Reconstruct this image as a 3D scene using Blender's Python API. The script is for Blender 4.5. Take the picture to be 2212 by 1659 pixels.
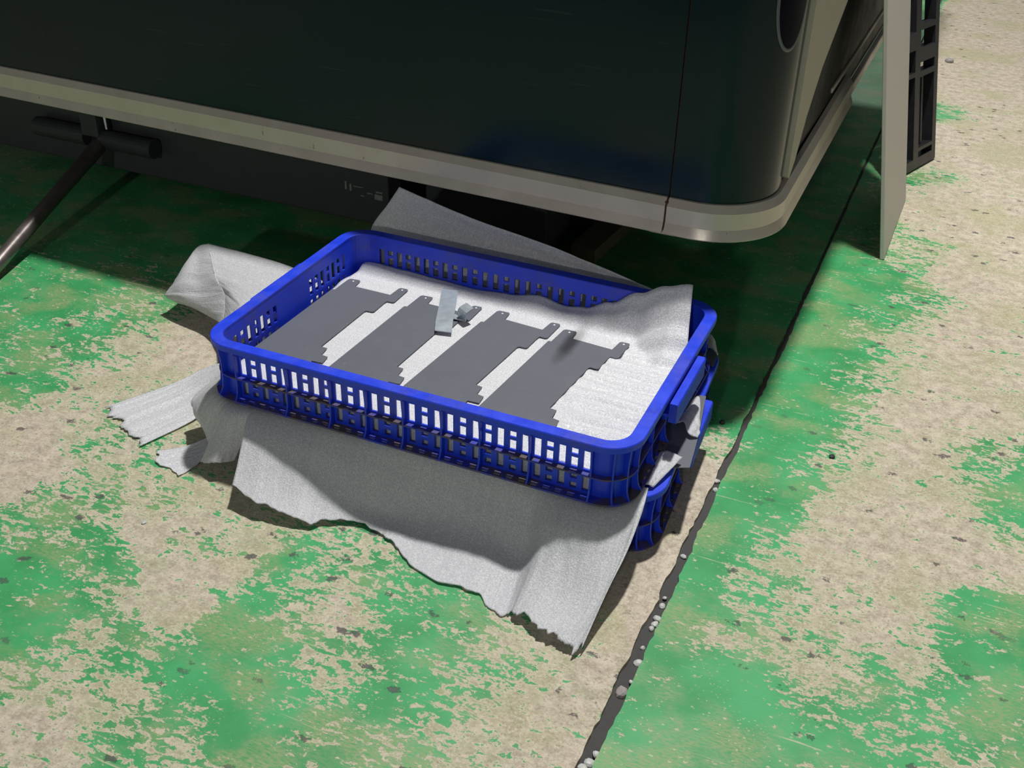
import bpy, bmesh, math, random
from mathutils import Vector, Matrix, noise as mn

random.seed(7)
for o in list(bpy.data.objects):
    bpy.data.objects.remove(o, do_unlink=True)
scene = bpy.context.scene
C = scene.collection

# ------------------------------------------------------------------ camera
cam_d = bpy.data.cameras.new('camera')
cam = bpy.data.objects.new('camera', cam_d)
C.objects.link(cam)
right = Vector((0.91543901, 0.4016525, 0.02543007))
down = Vector((0.23393667, -0.47963944, -0.84570659))
fwd = Vector((-0.3274829, 0.78014183, -0.5330419))
cam.matrix_world = Matrix(((right.x, -down.x, -fwd.x, 0.86557),
                           (right.y, -down.y, -fwd.y, -0.99405),
                           (right.z, -down.z, -fwd.z, 0.91159),
                           (0, 0, 0, 1)))
cam_d.sensor_width = 36.0
cam_d.lens = 36.0 * 2408.0 / 2212.0
cam_d.clip_start = 0.02
scene.camera = cam

# ------------------------------------------------------------------ world, lamps, exposure
world = bpy.data.worlds.new('hall')
scene.world = world
world.use_nodes = True
bg = world.node_tree.nodes['Background']
bg.inputs[0].default_value = (0.92, 0.97, 1.0, 1)
bg.inputs[1].default_value = 0.105


def lamp(name, loc, power, radius, col=(1, 1, 1)):
    d = bpy.data.lights.new(name, 'POINT')
    d.energy = power
    d.shadow_soft_size = radius
    d.color = col
    o = bpy.data.objects.new(name, d)
    o.location = loc
    C.objects.link(o)
    return o


lamp('hall_lamp', (0.49, 0.92, 3.00), 410, 0.065, (1.0, 0.985, 0.965))
lamp('hall_lamp', (-0.6, 6.5, 4.0), 420, 0.30, (1.0, 0.97, 0.92))
lamp('hall_lamp', (1.2, -6.0, 2.3), 190, 0.12, (1.0, 0.98, 0.95))

scene.view_settings.view_transform = 'Standard'
scene.view_settings.look = 'None'
scene.view_settings.gamma = 1.0
scene.view_settings.use_curve_mapping = False
scene.view_settings.exposure = 0.10


# ------------------------------------------------------------------ helpers
def tag(o, label, cat, group=None):
    o['label'] = label
    o['category'] = cat
    if group:
        o['group'] = group
    return o


def struct(o):
    o['kind'] = 'structure'
    return o


def empty(name, loc=(0, 0, 0), rz=0.0):
    o = bpy.data.objects.new(name, None)
    o.empty_display_size = 0.05
    o.location = loc
    o.rotation_euler = (0, 0, rz)
    C.objects.link(o)
    return o


def link(name, me, mat=None, parent=None):
    o = bpy.data.objects.new(name, me)
    if mat is not None and not me.materials:
        me.materials.append(mat)
    C.objects.link(o)
    if parent is not None:
        o.parent = parent
    return o


def mesh(name, verts, faces, mat=None, parent=None, smooth=False):
    me = bpy.data.meshes.new(name)
    me.from_pydata([tuple(v) for v in verts], [], faces)
    bm = bmesh.new()
    bm.from_mesh(me)
    bmesh.ops.recalc_face_normals(bm, faces=bm.faces)
    bm.to_mesh(me)
    bm.free()
    if smooth:
        me.polygons.foreach_set('use_smooth', [True] * len(me.polygons))
    me.update()
    return link(name, me, mat, parent)


def box(name, lo, hi, mat, parent=None, bevel=0.0, seg=2):
    bm = bmesh.new()
    bmesh.ops.create_cube(bm, size=1.0)
    for v in bm.verts:
        for k in range(3):
            v.co[k] = lo[k] if v.co[k] < 0 else hi[k]
    if bevel > 0:
        bmesh.ops.bevel(bm, geom=bm.edges[:], offset=bevel, segments=seg, affect='EDGES', profile=0.5)
    me = bpy.data.meshes.new(name)
    bm.to_mesh(me)
    bm.free()
    return link(name, me, mat, parent)


def tube(name, pts, rad, mat, parent=None, n=16, caps=True):
    """tube along a polyline; rad a number or a list"""
    pts = [Vector(p) for p in pts]
    if not isinstance(rad, (list, tuple)):
        rad = [rad] * len(pts)
    vs, fs = [], []
    for i, p in enumerate(pts):
        d = (pts[min(i + 1, len(pts) - 1)] - pts[max(i - 1, 0)]).normalized()
        a = d.orthogonal().normalized() if i == 0 else (a - d * a.dot(d)).normalized()
        b = d.cross(a)
        for k in range(n):
            t = 2 * math.pi * k / n
            vs.append(p + (a * math.cos(t) + b * math.sin(t)) * rad[i])
    for i in range(len(pts) - 1):
        for k in range(n):
            fs.append((i * n + k, i * n + (k + 1) % n, (i + 1) * n + (k + 1) % n, (i + 1) * n + k))
    if caps:
        fs.append(tuple(range(n)))
        fs.append(tuple((len(pts) - 1) * n + k for k in range(n)))
    return mesh(name, vs, fs, mat, parent, smooth=False)


def prism(name, poly, z0, z1, mat, parent=None, bevel=0.0):
    """flat plate with an outline in x,y"""
    n = len(poly)
    vs = [(x, y, z0) for x, y in poly] + [(x, y, z1) for x, y in poly]
    fs = [tuple(range(n)), tuple(range(n, 2 * n))]
    fs += [(i, (i + 1) % n, n + (i + 1) % n, n + i) for i in range(n)]
    return mesh(name, vs, fs, mat, parent)


def thick_grid(name, Po, Pi, solid, closed, mat, parent=None, smooth=False):
    """two skins of a grid (outer, inner); cells that are not solid are openings with real edges"""
    ni, nj = len(Po), len(Po[0])
    vs = []
    idx = {}

    def vid(s, i, j):
        i %= ni
        k = (s, i, j)
        if k not in idx:
            idx[k] = len(vs)
            vs.append((Po if s == 0 else Pi)[i][j])
        return idx[k]
    ci = ni if closed else ni - 1
    fs = []

    def sol(i, j):
        if j < 0 or j >= nj - 1:
            return False
        if closed:
            i %= ci
        elif i < 0 or i >= ci:
            return False
        return solid(i, j)
    for i in range(ci):
        for j in range(nj - 1):
            if not sol(i, j):
                continue
            fs.append((vid(0, i, j), vid(0, i + 1, j), vid(0, i + 1, j + 1), vid(0, i, j + 1)))
            fs.append((vid(1, i, j), vid(1, i, j + 1), vid(1, i + 1, j + 1), vid(1, i + 1, j)))
            for (di, dj, a, b) in ((-1, 0, (i, j), (i, j + 1)), (1, 0, (i + 1, j), (i + 1, j + 1)),
                                   (0, -1, (i, j), (i + 1, j)), (0, 1, (i, j + 1), (i + 1, j + 1))):
                if not sol(i + di, j + dj):
                    fs.append((vid(0, *a), vid(0, *b), vid(1, *b), vid(1, *a)))
    return mesh(name, vs, fs, mat, parent, smooth)


def sweep(name, path, profile, mat, parent=None, closed=False, smooth=False):
    """profile polygon (outward offset, z) swept along a plan path; outward is to the right of travel"""
    P = [Vector((p[0], p[1])) for p in path]
    n = len(P)
    vs, fs = [], []
    m = len(profile)
    for i in range(n):
        a = P[(i - 1) % n] if (closed or i > 0) else P[i]
        b = P[(i + 1) % n] if (closed or i < n - 1) else P[i]
        d = (b - a).normalized()
        nr = Vector((d.y, -d.x))
        for (o, z) in profile:
            q = P[i] + nr * o
            vs.append((q.x, q.y, z))
    for i in range(n if closed else n - 1):
        for k in range(m):
            fs.append((i * m + k, ((i + 1) % n) * m + k, ((i + 1) % n) * m + (k + 1) % m, i * m + (k + 1) % m))
    if not closed:
        fs.append(tuple(range(m)))
        fs.append(tuple((n - 1) * m + k for k in range(m)))
    return mesh(name, vs, fs, mat, parent, smooth)


def cr(p0, p1, p2, p3, t):
    return 0.5 * ((2 * p1) + (-p0 + p2) * t + (2 * p0 - 5 * p1 + 4 * p2 - p3) * t * t + (-p0 + 3 * p1 - 3 * p2 + p3) * t ** 3)


def cr_list(pts, t):
    n = len(pts)
    x = t * (n - 1)
    i = min(int(x), n - 2)
    f = x - i
    g = lambda k: pts[max(0, min(n - 1, k))]
    a, b = g(i), g(i + 1)
    p0 = g(i - 1) if i > 0 else a * 2 - b
    p3 = g(i + 2) if i + 2 < n else b * 2 - a
    return cr(p0, a, b, p3, f)


def sheet(name, rows, nu, nv, mat, parent=None, amp=0.0015, freq=(60, 10), ragged=0.0, thick=0.0012,
          rag_sides='b', rf=1.0, seed=0.0, floor_z=None, fade_top=True):
    """foam sheet through a net of points; rows run from its held edge to its free edge"""
    rows = [[Vector(p) for p in r] for r in rows]
    vs, uv = [], []
    for j in range(nv + 1):
        v = j / nv
        for i in range(nu + 1):
            u = i / nu
            uu, vv = u, v
            if ragged:
                if 'b' in rag_sides:
                    k = mn.noise((u * 14 * rf + seed, 3.1, seed)) + 0.35 * mn.noise((u * 48 * rf + seed, 9.1, 0)) + 0.12 * mn.noise((u * 120 * rf + seed, 2.1, 0))
                    vv = v * (1 - ragged * (0.4 + 0.8 * k) * (v ** 3))
                if 'l' in rag_sides and u < 0.5:
                    uu = u + ragged * 0.25 * mn.noise((v * 20 + seed, 5.7, 1)) * (1 - 2 * u)
            P = cr_list([cr_list(r, max(0, min(1, uu))) for r in rows], max(0, min(1, vv)))
            w = min(1.0, v * 3) if fade_top else 1.0
            d = amp * w * (mn.noise((u * freq[0] + seed, v * freq[1], seed)) + 0.5 * mn.noise((u * freq[0] * 2.3, v * freq[1] * 2 + seed, 7)))
            vs.append((P, d))
            uv.append((u, v))
    W = nu + 1
    out = []
    for j in range(nv + 1):
        for i in range(W):
            P, d = vs[j * W + i]
            a = vs[j * W + min(i + 1, nu)][0] - vs[j * W + max(i - 1, 0)][0]
            b = vs[min(j + 1, nv) * W + i][0] - vs[max(j - 1, 0) * W + i][0]
            nrm = a.cross(b)
            nrm = nrm.normalized() if nrm.length > 1e-9 else Vector((0, 0, 1))
            Q = P + nrm * d
            if floor_z is not None and Q.z < floor_z:
                Q.z = floor_z
            out.append(Q)
    fs = [(j * W + i, j * W + i + 1, (j + 1) * W + i + 1, (j + 1) * W + i) for j in range(nv) for i in range(nu)]
    o = mesh(name, out, fs, mat, parent, smooth=True)
    me = o.data
    wid = (rows[0][0] - rows[0][-1]).length
    hei = sum((rows[k][0] - rows[k + 1][0]).length for k in range(len(rows) - 1))
    l = me.uv_layers.new(name='UVMap')
    for lp in me.loops:
        u, v = uv[lp.vertex_index]
        l.data[lp.index].uv = (u * wid, v * hei)
    s = o.modifiers.new('thickness', 'SOLIDIFY')
    s.thickness = thick
    s.offset = 0
    return o


# ------------------------------------------------------------------ materials
class NT:
    def __init__(self, name):
        self.m = bpy.data.materials.new(name)
        self.m.use_nodes = True
        self.t = self.m.node_tree
        self.b = self.t.nodes['Principled BSDF']
        self.out = self.t.nodes['Material Output']

    def n(self, typ, **kw):
        nd = self.t.nodes.new(typ)
        for k, v in kw.items():
            setattr(nd, k, v)
        return nd

    def l(self, a, b):
        self.t.links.new(a, b)

    def val(self, sock, v):
        if hasattr(v, 'is_linked') or hasattr(v, 'links'):
            self.l(v, sock)
        else:
            sock.default_value = v

    def noise(self, vec, scale, detail=4.0, rough=0.55, dist=0.0):
        nd = self.n('ShaderNodeTexNoise')
        nd.inputs['Scale'].default_value = scale
        nd.inputs['Detail'].default_value = detail
        nd.inputs['Roughness'].default_value = rough
        nd.inputs['Distortion'].default_value = dist
        if vec is not None:
            self.l(vec, nd.inputs['Vector'])
        return nd.outputs['Fac']

    def mapping(self, vec, scale=(1, 1, 1), rot=(0, 0, 0), loc=(0, 0, 0)):
        nd = self.n('ShaderNodeMapping')
        nd.inputs['Scale'].default_value = scale
        nd.inputs['Rotation'].default_value = rot
        nd.inputs['Location'].default_value = loc
        self.l(vec, nd.inputs['Vector'])
        return nd.outputs['Vector']

    def math(self, op, a, b=0.0, clamp=False):
        nd = self.n('ShaderNodeMath', operation=op)
        nd.use_clamp = clamp
        self.val(nd.inputs[0], a)
        self.val(nd.inputs[1], b)
        return nd.outputs[0]

    def step(self, x, lo, hi, a=0.0, b=1.0):
        nd = self.n('ShaderNodeMapRange')
        nd.interpolation_type = 'SMOOTHSTEP'
        self.l(x, nd.inputs['Value'])
        nd.inputs['From Min'].default_value = lo
        nd.inputs['From Max'].default_value = hi
        nd.inputs['To Min'].default_value = a
        nd.inputs['To Max'].default_value = b
        return nd.outputs['Result']

    def mix(self, f, a, b):
        nd = self.n('ShaderNodeMix', data_type='RGBA')
        self.val(nd.inputs[0], f)
        for s, v in ((nd.inputs[6], a), (nd.inputs[7], b)):
            if isinstance(v, tuple):
                s.default_value = (v[0], v[1], v[2], 1)
            else:
                self.l(v, s)
        return nd.outputs[2]

    def bump(self, h, strength, dist):
        nd = self.n('ShaderNodeBump')
        nd.inputs['Strength'].default_value = strength
        nd.inputs['Distance'].default_value = dist
        self.l(h, nd.inputs['Height'])
        return nd.outputs['Normal']

    def coords(self, kind='Object'):
        return self.n('ShaderNodeTexCoord').outputs[kind]

    def pos(self):
        return self.n('ShaderNodeNewGeometry').outputs['Position']

    def color(self, c):
        self.val(self.b.inputs['Base Color'], c if not isinstance(c, tuple) else (c[0], c[1], c[2], 1))

    def set(self, **kw):
        for k, v in kw.items():
            self.val(self.b.inputs[k.replace('_', ' ')], v)


def simple(name, col, rough=0.5, metal=0.0, var=0.15, scale=40.0, spec=0.5, bumpd=0.0):
    t = NT(name)
    p = t.coords()
    f = t.noise(p, scale, 5)
    dark = tuple(c * (1 - var) for c in col)
    lite = tuple(min(1, c * (1 + var)) for c in col)
    t.color(t.mix(f, dark, lite))
    t.set(Roughness=t.step(f, 0.2, 0.8, rough * 0.85, min(1, rough * 1.15)), Metallic=metal)
    t.b.inputs['Specular IOR Level'].default_value = spec
    if bumpd:
        t.l(t.bump(f, 0.6, bumpd), t.b.inputs['Normal'])
    return t.m


def floor_material():
    t = NT('painted_concrete')
    p = t.pos()
    at = t.n('ShaderNodeAttribute', attribute_name='paint').outputs['Fac']
    # streaked coordinates: scuffs run across the hall
    st = t.mapping(p, scale=(1.0, 1.9, 1.0), rot=(0, 0, 0.25))
    n1 = t.noise(st, 17, 5, 0.6, 0.5)
    n2 = t.noise(st, 62, 6, 0.66, 0.5)
    n3 = t.noise(p, 230, 3, 0.6)
    comb = t.math('ADD', t.math('MULTIPLY', n1, 0.62), t.math('MULTIPLY', n2, 0.95))
    comb = t.math('ADD', comb, t.math('MULTIPLY', n3, 0.34))       # mean ~ .955
    lvl = t.math('ADD', t.math('MULTIPLY', at, 0.50), 0.705)
    s = t.math('SUBTRACT', lvl, comb)
    mask = t.step(s, -0.022, 0.022)
    # half worn film: paint rubbed thin
    worn_n = t.noise(t.mapping(p, scale=(1, 1.4, 1), loc=(3, 1, 0)), 9, 4, 0.55)
    worn_f = t.noise(t.mapping(p, scale=(1, 3, 1), rot=(0, 0, 0.4)), 140, 4, 0.65)
    worn = t.math('MULTIPLY', t.step(worn_n, 0.44, 0.63), t.step(worn_f, 0.30, 0.62), True)
    # concrete
    c1 = t.noise(p, 55, 5, 0.65)
    c2 = t.noise(p, 270, 5, 0.75)
    c3 = t.noise(p, 7, 3)
    conc = t.mix(t.step(c1, 0.3, 0.7), (0.335, 0.285, 0.215), (0.56, 0.485, 0.385))
    conc = t.mix(t.step(t.noise(st, 130, 3, 0.65), 0.60, 0.70, 0, 0.7), conc, (0.20, 0.165, 0.125))
    conc = t.mix(t.step(c3, 0.46, 0.64, 0, 0.7), conc, (0.35, 0.335, 0.19))
    conc = t.mix(t.step(c2, 0.52, 0.66, 0, 0.75), conc, (0.64, 0.57, 0.47))
    conc = t.mix(t.step(c2, 0.46, 0.33, 0, 0.8), conc, (0.20, 0.17, 0.135))
    tint = t.step(t.math('ADD', at, t.math('MULTIPLY', t.math('SUBTRACT', t.noise(p, 24, 4, 0.6), 0.5), 1.1)), 0.12, 0.62, 0, 0.6)
    conc = t.mix(t.math('MULTIPLY', tint, t.step(t.noise(st, 110, 3, 0.6), 0.33, 0.6)), conc, (0.25, 0.32, 0.155))
    g1 = t.noise(p, 11, 4)
    green = t.mix(t.step(g1, 0.3, 0.7), (0.036, 0.265, 0.082), (0.054, 0.355, 0.128))
    olive = t.mix(c1, (0.20, 0.30, 0.12), (0.27, 0.33, 0.16))
    film = t.mix(worn, green, olive)
    # pin chips and hair scratches in the film
    vo = t.n('ShaderNodeTexVoronoi')
    vo.inputs['Scale'].default_value = 70
    vo.inputs['Randomness'].default_value = 1.0
    dn = t.n('ShaderNodeMixRGB')
    t.l(t.mapping(p, scale=(1, 1.7, 1), rot=(0, 0, 0.3)), vo.inputs['Vector'])
    vd = t.math('ADD', vo.outputs['Distance'], t.math('MULTIPLY', t.math('SUBTRACT', t.noise(p, 260, 3, 0.7), 0.5), 0.5))
    chips = t.math('MULTIPLY', t.step(vd, 0.19, 0.13), t.step(t.noise(p, 22, 3), 0.44, 0.56), True)
    sc = t.noise(t.mapping(p, scale=(5, 130, 1), rot=(0, 0, 0.35)), 1.0, 3, 0.6, 0.2)
    sc2 = t.noise(t.mapping(p, scale=(6, 150, 1), rot=(0, 0, -0.55)), 1.0, 3, 0.6, 0.2)
    scr = t.math('MAXIMUM', t.step(sc, 0.66, 0.71), t.step(sc2, 0.675, 0.72))
    scr = t.math('MULTIPLY', scr, t.step(t.noise(p, 5, 2), 0.42, 0.6), True)
    v2 = t.n('ShaderNodeTexVoronoi')
    v2.inputs['Scale'].default_value = 150
    t.l(st, v2.inputs['Vector'])
    d2 = t.math('ADD', v2.outputs['Distance'], t.math('MULTIPLY', t.math('SUBTRACT', n3, 0.5), 0.6))
    chips2 = t.math('MULTIPLY', t.step(d2, 0.17, 0.10), t.step(t.noise(p, 14, 3), 0.46, 0.58), True)
    bare = t.math('MAXIMUM', t.math('MAXIMUM', chips, chips2), scr)
    film = t.mix(t.math('MULTIPLY', bare, 0.8), film, (0.50, 0.46, 0.30))
    col = t.mix(mask, conc, film)
    # pale fringe where the paint broke away
    edge = t.math('MULTIPLY', t.step(s, -0.12, -0.03), t.step(s, 0.035, -0.02), True)
    col = t.mix(t.math('MULTIPLY', edge, 0.55), col, (0.60, 0.53, 0.40))
    # dark pits
    pv = t.n('ShaderNodeTexVoronoi')
    pv.inputs['Scale'].default_value = 25
    pd = t.math('ADD', pv.outputs['Distance'], t.math('MULTIPLY', t.math('SUBTRACT', t.noise(p, 110, 5, 0.75), 0.5), 0.85))
    t.l(t.mapping(p, scale=(0.85, 1.35, 1), rot=(0, 0, 0.2)), pv.inputs['Vector'])
    cs = t.n('ShaderNodeSeparateColor')
    t.l(pv.outputs['Color'], cs.inputs[0])
    pits = t.math('MULTIPLY', t.step(pd, 0.165, 0.10), t.step(cs.outputs[0], 0.40, 0.44), True)
    pits = t.math('MULTIPLY', pits, t.step(at, 0.98, 0.7, 0.25, 1))
    col = t.mix(t.math('MULTIPLY', pits, 0.8), col, (0.062, 0.056, 0.062))
    t.color(col)
    rough = t.math('ADD', t.math('MULTIPLY', mask, -0.33), 0.85)
    t.set(Roughness=rough)
    t.b.inputs['Specular IOR Level'].default_value = 0.35
    hgt = t.math('ADD', t.math('MULTIPLY', mask, 0.5), t.math('MULTIPLY', c2, 0.5))
    hgt = t.math('SUBTRACT', hgt, t.math('MULTIPLY', pits, 0.8))
    t.l(t.bump(hgt, 0.5, 0.0012), t.b.inputs['Normal'])
    return t.m


def foam_material(name, base=(0.79, 0.795, 0.835), stripes=(260, 12), strength=0.5, mark=None, trans=0.34, creases=False):
    t = NT(name)
    uv = t.coords('UV')
    p = t.pos()
    s1 = t.noise(t.mapping(uv, scale=(stripes[0], stripes[1], 1)), 1.0, 4, 0.6)
    s2 = t.noise(p, 520, 3, 0.75)
    s3 = t.noise(p, 30, 3)
    col = t.mix(t.step(s1, 0.3, 0.7, 0, 1), tuple(c * 0.92 for c in base), base)
    col = t.mix(t.step(s2, 0.40, 0.62, 0, 0.9), tuple(c * 0.74 for c in base), tuple(min(0.97, c * 1.24) for c in base))  # gloss sparkle painted into the colour as light and dark grain
    col = t.mix(t.step(s1, 0.6, 0.35, 0, 0.35), col, tuple(c * 0.82 for c in base))
    col = t.mix(t.step(s3, 0.62, 0.8, 0, 0.25), col, (0.55, 0.50, 0.44))
    s4 = t.noise(t.mapping(uv, scale=(34, 1.6, 1), loc=(2.3, 0.4, 0)), 1.0, 2, 0.5, 0.4)
    cre = t.step(t.math('ABSOLUTE', t.math('SUBTRACT', s4, 0.56)), 0.012, 0.003)
    if creases:
        col = t.mix(t.math('MULTIPLY', cre, 0.30), col, (0.9, 0.9, 0.9))
    if mark:
        col = mark(t, p, col)
    t.color(col)
    t.set(Roughness=0.28)
    t.b.inputs['Specular IOR Level'].default_value = 0.6
    h = t.math('ADD', t.math('MULTIPLY', s1, 0.45), t.math('MULTIPLY', s2, 0.8))
    if creases:
        h = t.math('ADD', h, t.math('MULTIPLY', cre, 0.22))
    nrm = t.bump(h, strength, 0.0016)
    t.l(nrm, t.b.inputs['Normal'])
    tr = t.n('ShaderNodeBsdfTranslucent')
    tr.inputs[0].default_value = (base[0], base[1], base[2], 1)
    mx = t.n('ShaderNodeMixShader')
    mx.inputs[0].default_value = trans
    t.l(t.b.outputs[0], mx.inputs[1])
    t.l(tr.outputs[0], mx.inputs[2])
    t.l(mx.outputs[0], t.out.inputs['Surface'])
    return t.m


def dark_mark(dark, amount):
    """soft dark elongated mark across the fourth plate and the foam behind it"""
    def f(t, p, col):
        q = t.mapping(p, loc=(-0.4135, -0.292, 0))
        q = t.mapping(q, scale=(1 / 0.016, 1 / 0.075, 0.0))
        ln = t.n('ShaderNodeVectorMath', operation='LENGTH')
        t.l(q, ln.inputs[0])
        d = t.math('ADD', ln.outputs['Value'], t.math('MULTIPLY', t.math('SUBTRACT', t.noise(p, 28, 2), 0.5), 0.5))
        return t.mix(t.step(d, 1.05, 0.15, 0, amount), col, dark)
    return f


def blue_material():
    t = NT('blue_plastic')
    p = t.coords()
    n = t.noise(p, 35, 5, 0.6)
    n2 = t.noise(p, 260, 3, 0.7)
    n3 = t.noise(p, 12, 3, 0.6)
    col = t.mix(n, (0.006, 0.028, 0.50), (0.014, 0.060, 0.78))
    # grime rubbed into the plastic
    g = t.math('MULTIPLY', t.step(n3, 0.46, 0.66), t.step(n2, 0.36, 0.60), True)
    col = t.mix(t.math('MULTIPLY', g, 0.42), col, (0.10, 0.085, 0.10))
    t.color(col)
    t.set(Roughness=t.step(n, 0.2, 0.8, 0.36, 0.55))
    t.l(t.bump(n2, 0.15, 0.0004), t.b.inputs['Normal'])
    return t.m


def grime_material():
    """blue plastic ledge caked with brown dust"""
    t = NT('dusty_blue_plastic')
    p = t.coords()
    n = t.noise(p, 40, 5, 0.65)
    n2 = t.noise(p, 9, 3, 0.6)
    col = t.mix(t.step(t.math('ADD', n, t.math('MULTIPLY', n2, 0.6)), 0.62, 0.92), (0.010, 0.030, 0.45), (0.085, 0.065, 0.062))
    t.color(col)
    t.set(Roughness=0.6)
    return t.m


def cabinet_material():
    t = NT('dark_green_enamel')
    p = t.pos()
    n = t.noise(p, 6, 3)
    sc = t.noise(t.mapping(p, scale=(8, 8, 160), rot=(0.2, 0.3, 0)), 1.0, 2)
    col = t.mix(n, (0.0030, 0.0135, 0.0160), (0.0045, 0.0195, 0.0215))
    col = t.mix(t.step(sc, 0.70, 0.75, 0, 0.25), col, (0.05, 0.07, 0.065))
    t.color(col)
    t.set(Roughness=t.step(n, 0.3, 0.7, 0.13, 0.2))
    t.b.inputs['Specular IOR Level'].default_value = 0.26
    return t.m


def trim_material():
    t = NT('scuffed_grey_trim')
    p = t.pos()
    n = t.noise(p, 22, 5, 0.65)
    n2 = t.noise(t.mapping(p, scale=(1, 1, 0.35)), 90, 4, 0.7)
    col = t.mix(n, (0.44, 0.385, 0.315), (0.60, 0.535, 0.455))
    col = t.mix(t.step(n2, 0.66, 0.73, 0, 0.75), col, (0.055, 0.042, 0.03))
    col = t.mix(t.step(t.noise(p, 150, 3), 0.64, 0.72, 0, 0.4), col, (0.42, 0.39, 0.30))
    t.color(col)
    t.set(Roughness=t.step(n, 0.3, 0.7, 0.28, 0.42), Metallic=0.25)
    t.l(t.bump(n2, 0.2, 0.0005), t.b.inputs['Normal'])
    return t.m


def plate_material():
    t = NT('grey_steel_plate')
    p = t.pos()
    n = t.noise(p, 60, 4)
    col = t.mix(n, (0.098, 0.104, 0.122), (0.120, 0.127, 0.148))
    col = t.mix(t.step(t.noise(p, 300, 2), 0.74, 0.78, 0, 0.5), col, (0.4, 0.4, 0.42))
    col = dark_mark((0.012, 0.012, 0.014), 0.9)(t, p, col)
    t.color(col)
    t.set(Roughness=0.5, Metallic=0.0)
    return t.m


M_floor = floor_material()
M_joint = simple('joint_filler', (0.055, 0.052, 0.05), 0.9, var=0.5, scale=160, bumpd=0.003)
M_pebble = simple('pale_pebble', (0.48, 0.48, 0.46), 0.5, var=0.3, scale=120)
M_pebble_grey = simple('grey_pebble', (0.30, 0.27, 0.26), 0.7, var=0.2, scale=120)
M_chip = simple('black_chip', (0.015, 0.015, 0.016), 0.6, var=0.3, scale=90)
M_blue = blue_material()
M_grime = grime_material()
M_foam = foam_material('white_foam_liner', stripes=(9, 150), strength=0.7, mark=dark_mark((0.13, 0.11, 0.10), 0.62), trans=0.15)
M_foam2 = foam_material('thin_foam_wrap', stripes=(190, 6), strength=0.8, creases=True)
M_foam3 = foam_material('ribbed_foam_strip', stripes=(330, 5), strength=0.9, trans=0.2)
M_plate = plate_material()
M_zinc = simple('zinc_clip', (0.46, 0.52, 0.56), 0.38, metal=0.55, var=0.12, scale=90)
M_cab = cabinet_material()
M_trim = trim_material()
M_black = simple('black_side_panel', (0.006, 0.007, 0.0075), 0.5, var=0.4, scale=20, spec=0.15)
M_steel = simple('black_base_steel', (0.034, 0.036, 0.040), 0.6, var=0.25, scale=50)
M_rod = simple('worn_steel_rod', (0.22, 0.19, 0.18), 0.32, metal=0.75, var=0.3, scale=60)
M_greyc = simple('grey_side_cover', (0.40, 0.365, 0.29), 0.55, var=0.12, scale=60)
M_board = simple('grey_board', (0.58, 0.545, 0.49), 0.6, var=0.10, scale=55)
M_pallet = simple('black_pallet_plastic', (0.014, 0.014, 0.017), 0.38, var=0.3, scale=40)
M_rim = simple('pale_recess_rim', (0.10, 0.115, 0.125), 0.35, var=0.1, scale=60)
M_navy = simple('navy_recess', (0.001, 0.002, 0.009), 0.4, var=0.2, scale=20, spec=0.08)
M_white = simple('plain_white', (0.85, 0.83, 0.85), 0.5, var=0.03)
M_rust = simple('rusty_gap', (0.075, 0.035, 0.018), 0.9, var=0.5, scale=120)
M_wood = simple('dirty_wood', (0.16, 0.13, 0.075), 0.85, var=0.5, scale=45, bumpd=0.002)
M_mark = simple('pale_paint_mark', (0.20, 0.22, 0.19), 0.7, var=0.5, scale=200)

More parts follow.
